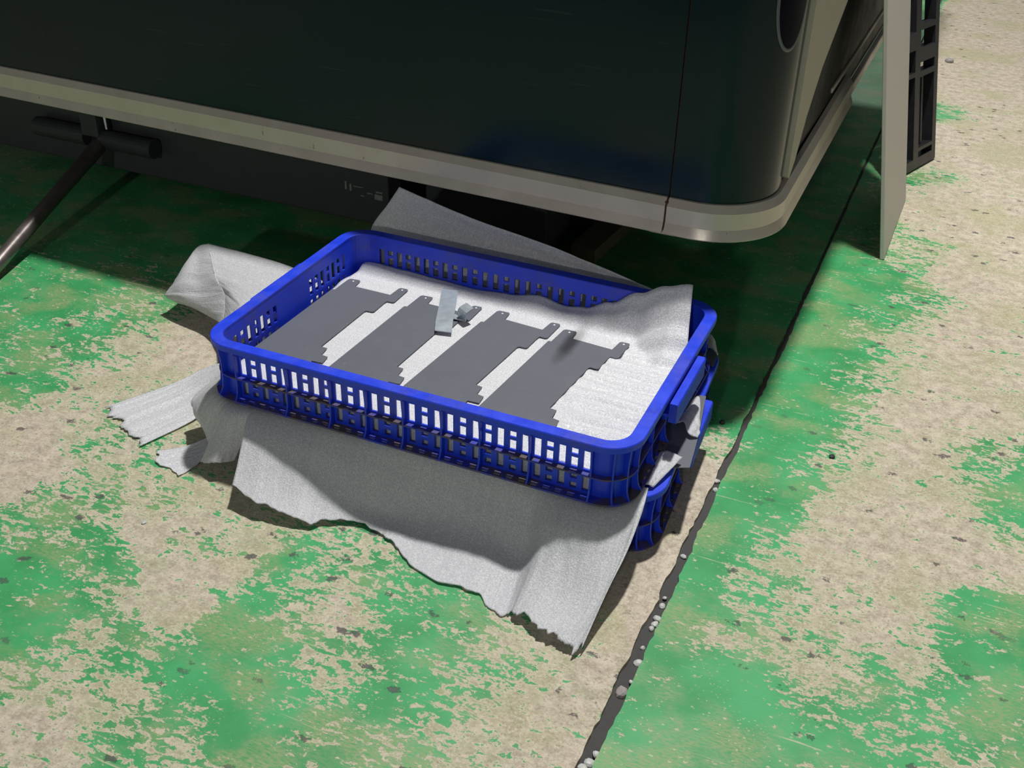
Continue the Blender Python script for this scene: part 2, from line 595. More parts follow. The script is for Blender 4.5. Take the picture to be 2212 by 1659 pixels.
# ------------------------------------------------------------------ floor
PAINT = [(-0.6,0.25,0.75),(-0.51,0.26,0.8),(-0.38,0.23,0.65),(-0.35,0.3,0.6),(-0.28,0.19,0.35),(-0.44,0.12,0.65),(-0.34,0.13,0.6),(-0.22,0.22,0.15),(-0.27,0.1,0.3),(-0.35,0.02,0.7),(-0.26,-0.01,0.35),(-0.27,-0.08,0.05),(-0.18,-0.12,0.08),(-0.2,-0.17,0.05),(-0.12,-0.07,0.4),(-0.17,-0.07,0.5),(-0.04,-0.14,0.5),(0.01,-0.12,0.4),(-0.11,-0.18,0.6),(-0.12,-0.24,0.55),(0.06,-0.09,0.3),(0.18,-0.14,0.35),(0.04,-0.17,0.15),(0.0,-0.24,0.65),(-0.03,-0.3,0.8),(0.01,-0.37,0.85),(0.05,-0.31,0.6),(0.1,-0.19,0.4),(0.17,-0.2,0.2),(0.17,-0.26,0.2),(0.12,-0.24,0.25),(0.22,-0.14,0.7),(0.25,-0.11,0.5),(0.23,-0.22,0.75),(0.22,-0.27,0.85),(0.26,-0.18,0.45),(0.31,-0.19,0.3),(0.34,-0.2,0.2),(0.25,-0.17,0.8),(0.09,-0.43,0.45),(0.12,-0.41,0.35),(0.14,-0.37,0.6),(0.19,-0.39,0.3),(0.12,-0.47,0.2),(0.17,-0.48,0.3),(0.21,-0.43,0.65),(0.23,-0.35,0.85),(0.28,-0.42,0.55),(0.25,-0.46,0.5),(0.31,-0.34,0.85),(0.33,-0.4,0.85),(0.31,-0.28,0.7),(0.36,-0.28,0.4),(0.35,-0.36,0.75),(0.4,-0.34,0.6),(0.42,-0.29,0.7),(0.46,-0.35,0.6),(0.32,-0.14,0.45),(0.36,-0.14,0.65),(0.41,-0.18,0.75),(0.43,-0.15,0.7),(0.4,-0.23,0.6),(0.48,-0.2,0.7),(0.47,-0.27,0.65),(0.52,-0.29,0.4),(0.52,-0.23,0.35),(0.5,-0.34,0.6),(0.53,-0.18,0.4),(0.58,-0.26,0.2),(0.59,-0.2,0.3),(0.61,-0.28,0.25),(0.56,-0.3,0.4),(0.63,-0.23,0.15),(0.63,-0.15,0.1),(0.63,-0.1,0.1),(0.61,-0.13,0.3),(0.63,0.01,0.05),(0.64,0.13,0.08),(0.63,0.25,0.15),(0.64,0.32,0.5),(0.65,-0.12,0.1),(0.65,-0.27,0.15),(0.71,-0.2,0.9),(0.68,-0.26,0.85),(0.71,-0.11,0.9),(0.7,-0.14,0.85),(0.76,-0.17,0.95),(0.75,-0.22,0.9),(0.79,-0.14,0.9),(0.83,-0.14,0.85),(0.86,-0.16,0.7),(0.75,-0.1,0.97),(0.76,-0.04,0.55),(0.73,-0.06,0.45),(0.69,-0.01,0.85),(0.69,-0.06,0.8),(0.69,0.05,0.9),(0.69,0.12,0.9),(0.73,0.06,0.5),(0.77,0.03,0.45),(0.81,-0.03,0.45),(0.71,0.21,0.9),(0.75,0.19,0.75),(0.76,0.26,0.85),(0.8,0.16,0.15),(0.74,0.13,0.5),(0.67,0.29,0.95),(0.69,0.39,0.95),(0.74,0.37,0.85),(0.69,0.51,0.95),(0.71,0.65,0.9),(0.73,0.47,0.9),(0.72,0.87,0.92),(0.68,1.01,0.95),(0.75,0.96,0.85),(0.8,1.08,0.5),(0.79,0.82,0.6),(0.77,0.67,0.75),(0.81,0.66,0.5),(0.82,0.92,0.6),(0.86,0.72,0.35),(0.78,0.5,0.7),(0.82,0.49,0.35),(0.79,0.35,0.35),(0.8,0.24,0.3),(0.84,0.28,0.2),(0.87,0.51,0.2),(0.89,0.64,0.2),(0.92,0.75,0.12),(0.97,0.88,0.15),(0.91,1.04,0.08),(0.81,1.33,0.15),(0.79,1.54,0.55),(0.87,1.47,0.15),(0.95,1.34,0.05),(0.86,1.85,0.03),(0.79,2.22,0.1),(0.72,2.95,0.03),(0.9,2.8,0.02),(0.97,1.74,0.1),(0.83,1.66,0.1),(0.99,1.08,0.15),(1.01,0.73,0.25),(0.95,0.55,0.15),(0.91,0.41,0.15),(0.97,0.43,0.45),(1.0,0.47,0.55),(1.03,0.39,0.75),(1.03,0.3,0.6),(0.95,0.29,0.15),(0.89,0.24,0.2),(0.87,0.17,0.15),(0.91,0.16,0.12),(0.97,0.2,0.15),(1.01,0.22,0.2),(0.85,0.1,0.3),(0.84,0.04,0.3),(0.88,0.04,0.3),(0.91,0.08,0.2),(0.95,0.06,0.35),(0.99,0.1,0.7),(1.02,0.13,0.85),(1.05,0.08,0.9),(1.01,0.04,0.85),(0.98,-0.01,0.6),(0.93,0.0,0.45),(0.89,-0.03,0.5),(0.85,-0.06,0.4),(0.83,-0.1,0.5),(0.89,-0.1,0.6),(0.93,-0.08,0.55),(0.97,-0.09,0.65),(1.02,-0.05,0.75),(1.05,-0.04,0.85),(0.99,-0.12,0.4),(0.95,-0.13,0.6),(0.89,-0.15,0.75),(1.04,-0.1,0.6)]
PAINT += [(x * 0.2 - 1.0, y, 0.9) for x in range(8) for y in (0.55, 0.8, 1.1, 1.5, 2.0)]
PAINT += [(0.62, 0.46, 0.92), (0.55, 0.5, 0.9), (0.60, 0.62, 0.95), (0.64, 0.58, 0.95), (0.63, 0.76, 0.95), (0.63, 0.40, 0.8)]
PAINT += [(0.68, y, 0.9) for y in (0.45, 0.6, 0.8, 1.0, 1.3, 1.6, 2.0)] + [(-0.7, 0.1, 0.7), (1.3, 0.5, 0.3), (1.3, 2.0, 0.1), (1.2, 0.0, 0.7)]


def paint_at(x, y):
    a = b = 0.0
    for px, py, g in PAINT:
        if (x > 0.657) != (px > 0.657):
            continue
        d2 = ((x - px) ** 2 + (y - py) ** 2) + 0.0004
        w = 1.0 / (d2 * d2)
        a += w * g
        b += w
    return a / b if b else 0.5


def joint_edge(y, side):
    wid = 0.006 + 0.0095 * max(0.0, min(1.0, (0.35 - y) / 0.6)) + 0.002 * (y < 0.9)
    j = 0.0035 * mn.noise((y * 25, 1.7 * side, 0.3)) + 0.0025 * mn.noise((y * 80, 4 * side, 0.9))
    c = 0.6575 - 0.004 * max(0.0, y - 0.6)
    return c + side * (wid * 0.5) + j * (1.0 if y < 0.9 else 0.4)


def make_floor():
    ys, y = [], -1.6
    while y < 6.0:
        ys.append(y)
        y += 0.010 if -0.62 < y < 1.2 else (0.02 if y < 2 else 0.08)
    verts, faces, pv = [], [], []

    def slab(x_of):
        base = len(verts)
        nx = None
        for yy in ys:
            xs = x_of(yy)
            nx = len(xs)
            for (x, z) in xs:
                verts.append((x, yy, z))
        for j in range(len(ys) - 1):
            for i in range(nx - 1):
                a = base + j * nx + i
                faces.append((a, a + 1, a + nx + 1, a + nx))

    def left(yy):
        e = joint_edge(yy, -1)
        xs = [-2.6, -2.0, -1.4]
        k = -0.9
        while k < 0.62:
            xs.append(k)
            k += 0.02
        return [(x, 0.0) for x in xs] + [(0.635, 0.0), (e, 0.0), (e + 0.0008, -0.012)]

    def right_(yy):
        e = joint_edge(yy, 1)
        xs = []
        k = 0.70
        while k < 1.25:
            xs.append(k)
            k += 0.02
        return [(e - 0.0008, -0.012), (e, 0.0), (0.683, 0.0)] + [(x, 0.0) for x in xs] + [(1.5, 0.0), (2.2, 0.0), (3.4, 0.0)]
    slab(left)
    slab(right_)
    me = bpy.data.meshes.new('floor')
    me.from_pydata(verts, [], faces)
    me.update()
    at = me.attributes.new('paint', 'FLOAT', 'POINT')
    cache = {}
    vals = []
    for v in verts:
        k = (round(v[0], 2), round(v[1], 2))
        if k not in cache:
            cache[k] = paint_at(v[0], v[1]) if (-1.1 < v[0] < 1.5 and v[1] < 3.6) else 0.3
        vals.append(cache[k])
    at.data.foreach_set('value', vals)
    o = link('floor', me, M_floor)
    return struct(o)


floor = make_floor()
tagged = []
fv, ff = [], []
ys = [-1.6 + 0.015 * k for k in range(507)]
for k, yy in enumerate(ys):
    for i, x in enumerate((0.632, 0.652, 0.662, 0.684)):
        fv.append((x, yy, -0.005 - 0.003 * mn.noise((x * 90, yy * 70, 2))))
for k in range(len(ys) - 1):
    for i in range(3):
        a = k * 4 + i
        ff.append((a, a + 1, a + 5, a + 4))
mesh('joint_filler', fv, ff, M_joint, floor, smooth=True)


def pebble_mesh(r, seed, flat=0.7):
    bm = bmesh.new()
    bmesh.ops.create_icosphere(bm, subdivisions=2, radius=r)
    for v in bm.verts:
        d = 1 + 0.35 * mn.noise(v.co / r * 0.9 + Vector((seed, 0, 0)))
        v.co = Vector((v.co.x * d, v.co.y * d * 1.15, v.co.z * d * flat))
    me = bpy.data.meshes.new('pebble')
    bm.to_mesh(me)
    bm.free()
    return me


for k, (x, y, r, g) in enumerate([(0.659, -0.026, .0038, 0), (0.660, -0.048, .0045, 0), (0.6605, -0.058, .0042, 0), (0.659, -0.067, .0032, 0),
                                  (0.662, -0.124, .0048, 0), (0.659, -0.171, .0075, 1), (0.663, -0.261, .004, 0), (0.660, -0.274, .006, 0),
                                  (0.656, -0.283, .005, 0), (0.655, 0.239, .0042, 0), (0.658, 0.220, .004, 0), (0.657, 0.070, .0035, 0),
                                  (0.659, -0.100, .0028, 0), (0.664, -0.154, .0026, 0), (0.658, -0.012, .0025, 0)]):
    o = link('pebble', pebble_mesh(r, k * 3.3), M_pebble_grey if g else M_pebble, floor)
    o.location = (x, y, -0.0022 - r * 0.25)
    o.rotation_euler = (0, 0, k * 1.3)

# ------------------------------------------------------------------ machine
R_OUT = 0.115
CX, CY = 0.530, 0.5425


def plan(inset, x0=-1.7, x1=None, y1=None, arc0=-90.0, arc1=0.0, n=16):
    """outline of the cabinet seen from above, front to right side"""
    r = R_OUT - inset
    pts = []
    if x0 is not None:
        a = Vector((x0, 0.4275 + (0.53 - x0) * 0.023 + inset))
        b = Vector((CX if x1 is None else x1, 0.4275 + (0.53 - (CX if x1 is None else x1)) * 0.023 + inset))
        m = 6
        pts += [tuple(a.lerp(b, k / m)) for k in range(m + 1)]
        if x1 is not None:
            return pts
        pts.pop()
    for k in range(n + 1):
        t = math.radians(arc0 + (arc1 - arc0) * k / n)
        pts.append((CX + r * math.cos(t), CY + r * math.sin(t)))
    if y1 is not None:
        for k in range(1, 5):
            yy = CY + (y1 - CY) * k / 4
            pts.append((CX + r - 0.004 * (yy - CY) / 0.6, yy))
    return pts


HB = 0.612
machine = tag(empty('machine_cabinet', (0.0, 1.2, 0.0)), 'large dark green machine cabinet with rounded corner and grey base trim', 'machine')


def mp(o):
    """parent keeping the world place"""
    o.parent = machine
    o.matrix_parent_inverse = Matrix.Translation((0.0, -1.2, 0.0))
    return o


slab_profile = [(0, 0.300), (0, HB), (-0.010, HB), (-0.010, 0.300)]
mp(sweep('front_panel', plan(0.018, x1=0.4918), slab_profile, M_cab))
mp(sweep('corner_panel', plan(0.018, x0=0.4940, y1=0.552), slab_profile, M_cab, smooth=False))
mp(sweep('panel_gap', plan(0.0235, x0=0.485, x1=0.500), [(0, 0.30), (0, HB - 0.004), (-0.004, HB - 0.004), (-0.004, 0.30)], M_rust))
mp(box('side_panel', (0.600, 0.553, 0.272), (0.619, 2.3, HB), M_black, None, 0.003))
mp(mesh('top_panel', [(-1.7, 0.50, HB)] + [(p[0], p[1], HB) for p in plan(0.019)[6:]] + [(0.62, 2.3, HB), (-1.7, 2.3, HB)],
        [tuple(range(len(plan(0.019)[6:]) + 3))], M_cab))
mp(box('underside', (-1.7, 0.53, 0.268), (0.60, 2.3, 0.274), M_steel))
trim_prof = [(-0.022, 0.2535), (-0.001, 0.2535), (0.0, 0.2550), (-0.0050, 0.2685), (-0.0055, 0.2695), (-0.0058, 0.2935), (-0.0075, 0.2955), (-0.0140, 0.3035), (-0.022, 0.3040)]
t1 = mp(sweep('base_trim', plan(0.0, x1=0.4905), trim_prof, M_trim))
t2 = mp(sweep('corner_trim', plan(0.0, x0=0.4935, y1=1.16, n=28), trim_prof, M_trim, smooth=False))
for t_ in (t1, t2):
    for poly in t_.data.polygons:
        poly.use_smooth = True
    md = t_.modifiers.new('edges', 'EDGE_SPLIT')
    md.split_angle = math.radians(22)
cp = [o for o in bpy.data.objects if o.name == 'corner_panel'][0]
for poly in cp.data.polygons:
    poly.use_smooth = True
cp.modifiers.new('edges', 'EDGE_SPLIT').split_angle = math.radians(25)
mp(sweep('trim_joint', plan(0.0085, x0=0.4895, x1=0.4945), [(0, 0.258), (0, 0.298), (-0.006, 0.302), (-0.012, 0.302), (-0.012, 0.258)], M_rust))
mp(box('joint_bracket', (0.470, 0.440, 0.2475), (0.508, 0.470, 0.2545), M_trim, None, 0.0012))


def vplate(name, pts, x0, x1, mat):
    """plate in the side plane, outline in y,z"""
    n = len(pts)
    vs = [(x0, y, z) for y, z in pts] + [(x1, y, z) for y, z in pts]
    fs = [tuple(range(n)), tuple(range(n, 2 * n))] + [(i, (i + 1) % n, n + (i + 1) % n, n + i) for i in range(n)]
    return mesh(name, vs, fs, mat)


mp(vplate('side_cover', [(0.556, 0.320), (0.572, 0.312), (0.600, 0.330), (0.645, 0.383), (0.72, 0.436), (0.88, 0.503), (1.12, 0.60), (1.22, HB), (0.556, HB)],
          0.6205, 0.634, M_greyc))
mp(box('side_rail', (0.6188, 0.985, 0.3195), (0.6222, 2.2, 0.3285), M_greyc, None, 0.0008))
mp(box('lower_rail', (0.619, 1.20, 0.252), (0.630, 2.2, 0.275), M_trim, None, 0.002))
# handle recess on the rounded corner
rv, rr = [], []
for ring, (k_, lift) in enumerate(((0.92, 0.0006), (0.82, 0.0018), (0.78, 0.0008))):
    for k in range(40):
        t = 2 * math.pi * k / 40
        ca, sa = math.cos(t), math.sin(t)
        a = math.radians(-27 + 21 * k_ * ca)
        z = 0.61 + (0.107 - 0.013 * (1 - k_) / 0.2) * sa * (1.0)
        z = 0.606 + (0.096 if ring == 0 else 0.0925 if ring == 1 else 0.091) * (abs(sa) ** 0.75) * (1 if sa > 0 else -1)
        z = min(z, HB - 0.002)
        r = R_OUT - 0.018 + lift
        rv.append((CX + r * math.cos(a), CY + r * math.sin(a), z))
rf = []
for ring in range(2):
    for k in range(40):
        rf.append((ring * 40 + k, ring * 40 + (k + 1) % 40, ring * 40 + 40 + (k + 1) % 40, ring * 40 + 40 + k))
hr = mp(mesh('handle_recess', rv, rf, M_rim, smooth=True))
nv_ = []
nfc = []
cols_ = 14
for i in range(cols_ + 1):
    ca = -1 + 2 * i / cols_
    sa = math.sqrt(max(0, 1 - ca * ca)) ** 0.75
    a = math.radians(-27 + 21 * 0.79 * ca)
    for j in range(9):
        z = min(HB - 0.003, 0.606 + 0.0915 * sa * (-1 + 2 * j / 8))
        r = R_OUT - 0.018 + 0.0009
        nv_.append((CX + r * math.cos(a), CY + r * math.sin(a), z))
for i in range(cols_):
    for j in range(8):
        nfc.append((i * 9 + j, i * 9 + j + 1, (i + 1) * 9 + j + 1, (i + 1) * 9 + j))
ni_ = mesh('recess_insert', nv_, nfc, M_navy, None, smooth=True)
ni_.parent = hr
mp(box('added_shade_box', (-1.7, 1.47, HB + 0.001), (0.612, 2.3, 1.15), M_cab, None, 0.004))  # added unseen box, there only to shade the floor beside the cabinet
# base frame under the cabinet
beam = mp(box('base_beam', (-1.7, 0.650, 0.058), (-0.078, 0.700, 0.268), M_steel, None, 0.003))
marks = [(-0.168, 0.117, 0.004, 0.015), (-0.158, 0.115, 0.004, 0.014), (-0.150, 0.125, 0.02, 0.0015), (-0.122, 0.116, 0.012, 0.002), (-0.106, 0.108, 0.016, 0.010), (-0.103, 0.121, 0.013, 0.003), (-0.136, 0.109, 0.008, 0.0018)]
for (x, z, w, h) in marks:
    m_ = box('paint_mark', (x, 0.6494, z), (x + w, 0.6499, z + h), M_mark)
    m_.parent = beam
mp(box('base_block', (-0.055, 0.750, 0.0), (0.190, 0.880, 0.268), M_steel, None, 0.003))
mp(box('base_foot', (0.19, 0.90, 0.0), (0.232, 0.94, 0.268), M_steel, None, 0.003))
mp(box('light_stop_wall', (-1.7, 1.5, 0.0), (0.50, 1.53, 0.268), M_steel, None, 0.003))  # added unseen wall that stops light leaking in under the cabinet
# pivot sleeves and lever
for (x0, x1) in ((-0.872, -0.742), (-0.704, -0.580)):
    mp(tube('pivot_sleeve', [(x0, 0.630, 0.128), (x1, 0.630, 0.128)], 0.019, M_steel, None, 20))
mp(box('pivot_bracket', (-0.742, 0.612, 0.135), (-0.700, 0.652, 0.185), M_steel, None, 0.003))
lv = mp(tube('lever_rod', [(-0.720, 0.640, 0.126), (-0.706, 0.612, 0.117), (-0.676, 0.44, 0.073), (-0.645, 0.27, 0.030), (-0.6325, 0.20, 0.0128)], [0.016, 0.0155, 0.0135, 0.013, 0.012], M_rod, None, 20))
for poly in lv.data.polygons:
    if len(poly.vertices) == 4:
        poly.use_smooth = True
mp(mesh('white_strip', [(-0.6955, 0.6275, 0.179), (-0.690, 0.6275, 0.176), (-0.690, 0.6275, 0.150), (-0.6935, 0.6275, 0.150),
                      (-0.6955, 0.629, 0.179), (-0.690, 0.629, 0.176), (-0.690, 0.629, 0.150), (-0.6935, 0.629, 0.150)],
        [(0, 1, 2, 3), (4, 5, 6, 7), (0, 1, 5, 4), (1, 2, 6, 5), (2, 3, 7, 6), (3, 0, 4, 7)], M_white))  # narrow plain white strip above the pivot sleeve

# batten on the floor under the machine
bt = mesh('wooden_batten', [(0.225, 0.80, 0.0), (0.275, 0.79, 0.0), (0.305, 1.20, 0.0), (0.252, 1.21, 0.0),
                            (0.225, 0.80, 0.028), (0.275, 0.79, 0.028), (0.305, 1.20, 0.028), (0.252, 1.21, 0.028)],
          [(0, 1, 2, 3), (4, 5, 6, 7), (0, 1, 5, 4), (1, 2, 6, 5), (2, 3, 7, 6), (3, 0, 4, 7)], M_wood)
tag(bt, 'dirty wooden batten lying on the floor in the dark under the machine', 'batten')

# ------------------------------------------------------------------ leaning board and black grid panel
th = math.atan(0.183)
bd = box('leaning_board', (-0.008, 0.0, 0.0), (0.0, 0.326, 0.86), M_board, None, 0.0012)
bd.location = (0.764, 1.053, 0.0015)
bd.rotation_euler = (0, -th, 0)
tag(bd, 'flat grey board leaning against the right side of the machine', 'board')

e1 = Vector((0.327, 0.945, 0)).normalized()
e2 = Vector((-0.067, 0.023, 0.347)).normalized()
e3 = e1.cross(e2).normalized()
pal = tag(empty('plastic_grid_panel', (0.794, 1.661, 0.0)), 'black plastic grid panel leaning upright behind the grey board', 'grid panel')
Bp = Vector((0.0, 0.0, 0.005))


def pbar(s0, s1, t0, t1, d0=-0.026, d1=0.0):
    vs = []
    for d in (d0, d1):
        for (s, t) in ((s0, t0), (s1, t0), (s1, t1), (s0, t1)):
            vs.append(Bp + e1 * (s - 0.20) + e2 * t + e3 * d)
    return mesh('bar', vs, [(0, 1, 2, 3), (4, 5, 6, 7), (0, 1, 5, 4), (1, 2, 6, 5), (2, 3, 7, 6), (3, 0, 4, 7)], M_pallet, pal)


for s0, s1 in ((0.0, 0.018), (0.088, 0.112), (0.182, 0.200)):
    pbar(s0, s1, 0.0, 0.70)
pbar(0.018, 0.088, 0.0, 0.022)
pbar(0.112, 0.182, 0.0, 0.022)
for t0, t1, sa, sb in ((0.036, 0.044, 0.112, 0.182), (0.200, 0.212, 0.112, 0.182), (0.232, 0.262, 0.112, 0.182), (0.300, 0.312, 0.112, 0.182), (0.205, 0.215, 0.018, 0.088),
                       (0.262, 0.300, 0.018, 0.088), (0.40, 0.43, 0.112, 0.182), (0.42, 0.44, 0.018, 0.088), (0.55, 0.57, 0.018, 0.182), (0.678, 0.70, 0.018, 0.182)):
    pbar(sa, sb, t0, t1)
pbar(0.142, 0.150, 0.044, 0.200, -0.026, -0.010)
pbar(0.048, 0.056, 0.022, 0.205, -0.026, -0.010)

# ------------------------------------------------------------------ crates
L, W, H = 0.600, 0.400, 0.085
R0 = 0.045
HW = 0.0043
RIBS = [0.052, 0.130, 0.195, 0.247, 0.300, 0.353, 0.405, 0.470, 0.548]
COUNT = [5, 4, 3, 3, 3, 3, 4, 5]
cols = []
for k, n in enumerate(COUNT):
    a, b = RIBS[k], RIBS[k + 1]
    for i in range(n):
        kind = i % 2 if k != 6 else (i + 1) % 2
        cols.append((a + (i + 0.5) / n * (b - a), kind))
side_cols = [(0.060 + 0.0155 * k, k % 2) for k in range(7)] + [(0.247 + 0.0155 * k, k % 2) for k in range(7)]
GAP = (0.162, 0.238)


def stations():
    """closed ring of (position function of inset, kind) around a crate; kind: None, 0 long slot, 1 split slot, 'g' grip gap"""
    st = []

    def straight(a, b, cs, gap, fn):
        bp = {a: None, b: None}
        for c, k in cs:
            bp[c - HW] = k
            bp[c + HW] = None
        if gap:
            bp[gap[0]] = 'g'
            bp[gap[1]] = None
        for q in sorted(bp):
            st.append((fn, q, bp[q]))

    def corner(cx, cy, a0):
        for k in range(1, 8):
            t = math.radians(a0 + 90.0 * k / 8)
            st.append((lambda d, cx=cx, cy=cy, t=t: (cx + (R0 - d) * math.cos(t), cy + (R0 - d) * math.sin(t)), None, None))
    def wrap(f):
        return f
    straight(R0, L - R0, cols, None, lambda d, q: (q, d))
    corner(L - R0, R0, -90)
    straight(R0, W - R0, side_cols, GAP, lambda d, q: (L - d, q))
    corner(L - R0, W - R0, 0)
    straight(R0, L - R0, cols, None, lambda d, q: (L - q, W - d))
    corner(R0, W - R0, 90)
    straight(R0, W - R0, side_cols, GAP, lambda d, q: (d, W - q))
    corner(R0, R0, 180)
    return st


ST = stations()


def spos(s, d):
    return s[0](d, s[1]) if s[1] is not None else s[0](d)


def ring_path(d=0.0):
    return [spos(s, d) for s in ST]


ROWS = [0.0025, 0.006, 0.0145, 0.0200, 0.0295, 0.0375, 0.0510, 0.0555, 0.0635, 0.083]


def wall_solid(i, j):
    k = ST[i][2]
    if k == 0:
        return j not in (1, 2, 3, 5, 6, 7)
    if k == 1:
        return j not in (1, 3, 5, 7)
    return True


def build_crate(label):
    root = tag(empty('plastic_crate'), label, 'crate', 'blue stacked crates')
    Po = [[(*spos(s, 0.0145), z) for z in ROWS] for s in ST]
    Pi = [[(*spos(s, 0.0168), z) for z in ROWS] for s in ST]
    thick_grid('wall', Po, Pi, wall_solid, True, M_blue, root)
    sweep('rim', ring_path(0.0), [(0, 0.0765), (0, 0.0838), (-0.0010, 0.0850), (-0.0164, 0.0850), (-0.0172, 0.0842), (-0.0172, 0.0815), (-0.0022, 0.0815), (-0.0022, 0.0765)],
          M_blue, root, closed=True)
    ds = [0.0, 0.0030, 0.0065, 0.0170]
    Po = [[(*spos(s, d), 0.0026) for d in ds] for s in ST]
    Pi = [[(*spos(s, d), 0.0) for d in ds] for s in ST]
    thick_grid('base_flange', Po, Pi, lambda i, j: ST[i][2] != 'g' and not (ST[i][2] in (0, 1) and j == 1), True, M_grime, root)
    ds = [0.0065, 0.0146]
    Po = [[(*spos(s, d), 0.0346) for d in ds] for s in ST]
    Pi = [[(*spos(s, d), 0.0326) for d in ds] for s in ST]
    thick_grid('middle_ledge', Po, Pi, lambda i, j: ST[i][2] != 'g', True, M_grime, root)
    n = len(ST)
    prism('base', ring_path(0.0165), 0.0004, 0.0024, M_blue, root)
    # upright ribs, one mesh shared by all
    prof = [(0.0150, 0.0026), (0.0004, 0.0026), (0.0028, 0.0060), (0.0055, 0.0120), (0.0068, 0.0240), (0.0068, 0.0520), (0.0040, 0.0775), (0.0150, 0.0805)]
    m = len(prof)
    vs = [(s * 0.0011, d, z) for s in (-1, 1) for d, z in prof]
    fs = [tuple(range(m)), tuple(range(m, 2 * m))] + [(k, (k + 1) % m, m + (k + 1) % m, m + k) for k in range(m)]
    first = mesh('rib', vs, fs, M_blue, root)
    first.location = (RIBS[0], 0, 0)
    rme = first.data

    def rib(x, y, a):
        o = link('rib', rme, None, root)
        o.location = (x, y, 0)
        o.rotation_euler = (0, 0, math.radians(a))
    for x in RIBS[1:]:
        rib(x, 0, 0)
    for x in RIBS:
        rib(L - x, W, 180)
    for y in (0.050, 0.106, 0.161, 0.239, 0.294, 0.350):
        rib(L, y, 90)
        rib(0, W - y, -90)
    for cx, cy, a0 in ((L - R0, R0, -90), (L - R0, W - R0, 0), (R0, W - R0, 90), (R0, R0, 180)):
        for a in (30, 60):
            t = math.radians(a0 + a)
            rib(cx + R0 * math.cos(t), cy + R0 * math.sin(t), a0 + a + 90)
    # ribbed grips under the rim of the short sides
    for s in (1, -1):
        g = empty('grip')
        g.parent = root
        g.location = (L if s > 0 else 0.0, 0.2, 0)
        g.rotation_euler = (0, 0, 0 if s > 0 else math.pi)
        # serrated pad
        out = [(0.0015, -0.064), (0.0115, -0.064)]
        k = -0.062
        while k < 0.0615:
            out += [(0.0128, k + 0.0008), (0.0128, k + 0.0022), (0.0116, k + 0.0028)]
            k += 0.0031
        out += [(0.0115, 0.064), (0.0015, 0.064)]
        nn = len(out)
        vs = [(x, y, 0.049) for x, y in out] + [(x, y, 0.0745) for x, y in out] + [(x - (0.0012 if x > .005 else 0), y, 0.0760) for x, y in out]
        fs = [tuple(range(nn)), tuple(range(2 * nn, 3 * nn))]
        for r_ in range(2):
            fs += [(r_ * nn + i, r_ * nn + (i + 1) % nn, (r_ + 1) * nn + (i + 1) % nn, (r_ + 1) * nn + i) for i in range(nn)]
        mesh('grip_pad', vs, fs, M_blue, g)
        box('grip_web', (-0.0155, -0.055, 0.0500), (0.0030, 0.055, 0.0540), M_blue, g, 0.0008)
    return root


def copy_tree(o, parent=None):
    c = o.copy()
    C.objects.link(c)
    c.parent = parent
    for ch in list(o.children):
        copy_tree(ch, c)
    return c


ZB = 0.093
upper = build_crate('upper blue slotted plastic crate holding grey plates on white foam')
upper.location = (0, 0, ZB)
lower = copy_tree(upper)
lower['label'] = 'lower blue slotted plastic crate on the floor, mostly hidden beneath the other'
lower.location = (0.026, 0.0094, 0.0)
lower.rotation_euler = (0, 0, math.radians(3.5))

# ------------------------------------------------------------------ foam liner in the upper crate
ZB_X = [(0.0, .130), (0.05, .133), (0.10, .130), (0.16, .127), (0.22, .126), (0.28, .131), (0.33, .141), (0.37, .133), (0.40, .138), (0.44, .158), (0.48, .186), (0.52, .203), (0.555, .212), (0.6, .214)]


def lerp_tab(tab, x):
    for (a, fa), (b, fb) in zip(tab, tab[1:]):
        if x <= b:
            t = max(0, min(1, (x - a) / (b - a)))
            t = t * t * (3 - 2 * t)
            return fa + (fb - fa) * t
    return tab[-1][1]


def liner_z(x, y):
    y0 = 0.338 - 0.055 * max(0.0, min(1.0, (x - 0.492) / 0.05))
    q = max(0.0, min(1.0, (y - y0) / (0.385 - y0)))
    z = 0.1215 + (lerp_tab(ZB_X, x) - 0.1215) * (q ** 1.5)
    rgt = max(0.0, min(1.0, (x - 0.43) / 0.07)) * (1 - q)
    bk = max(0.0, min(1.0, (y - 0.338) / 0.02))
    z += (0.0024 * rgt + 0.0009 * bk) * math.sin(y * 2 * math.pi / 0.026 + 3 * mn.noise((x * 6, y * 9, 0)) + x * 4)
    z += (0.0034 * rgt + 0.0018 * bk) * mn.noise((x * 9, y * 38, 4))
    f = max(0.0, min(1.0, (0.050 - y) / 0.030))
    z += 0.003 * f * f * (3 - 2 * f)
    return z


NX, NY = 130, 110
vs, fs, uvs = [], [], []
for j in range(NY + 1):
    v = j / NY
    y = 0.0195 + v * (0.3815 - 0.0195)
    for i in range(NX + 1):
        u = i / NX
        xr = 0.579 - 0.022 * max(0.0, (y - 0.30) / 0.08)
        xl = 0.0215 + 0.008 * max(0, (y - .33) / .05) + 0.004 * (1 + mn.noise((0, y * 30, 3)))
        x = xl + u * (xr - xl)
        # keep clear of the rounded corners
        ins = 0.0185
        for (cx, cy) in ((R0, R0), (L - R0, R0), (R0, W - R0), (L - R0, W - R0)):
            dx, dy = x - cx, y - cy
            if dx * (1 if cx > .3 else -1) > 0 and dy * (1 if cy > .2 else -1) > 0:
                d = math.hypot(dx, dy)
                if d > R0 - ins:
                    s_ = (R0 - ins) / d
                    x, yy = cx + dx * s_, cy + dy * s_
                    break
        else:
            yy = y
        vs.append((x, yy, liner_z(x, y)))
        uvs.append((x, y))
for j in range(NY):
    for i in range(NX):
        a = j * (NX + 1) + i
        fs.append((a, a + 1, a + NX + 2, a + NX + 1))
ln = mesh('foam_liner', vs, fs, M_foam, None, smooth=True)
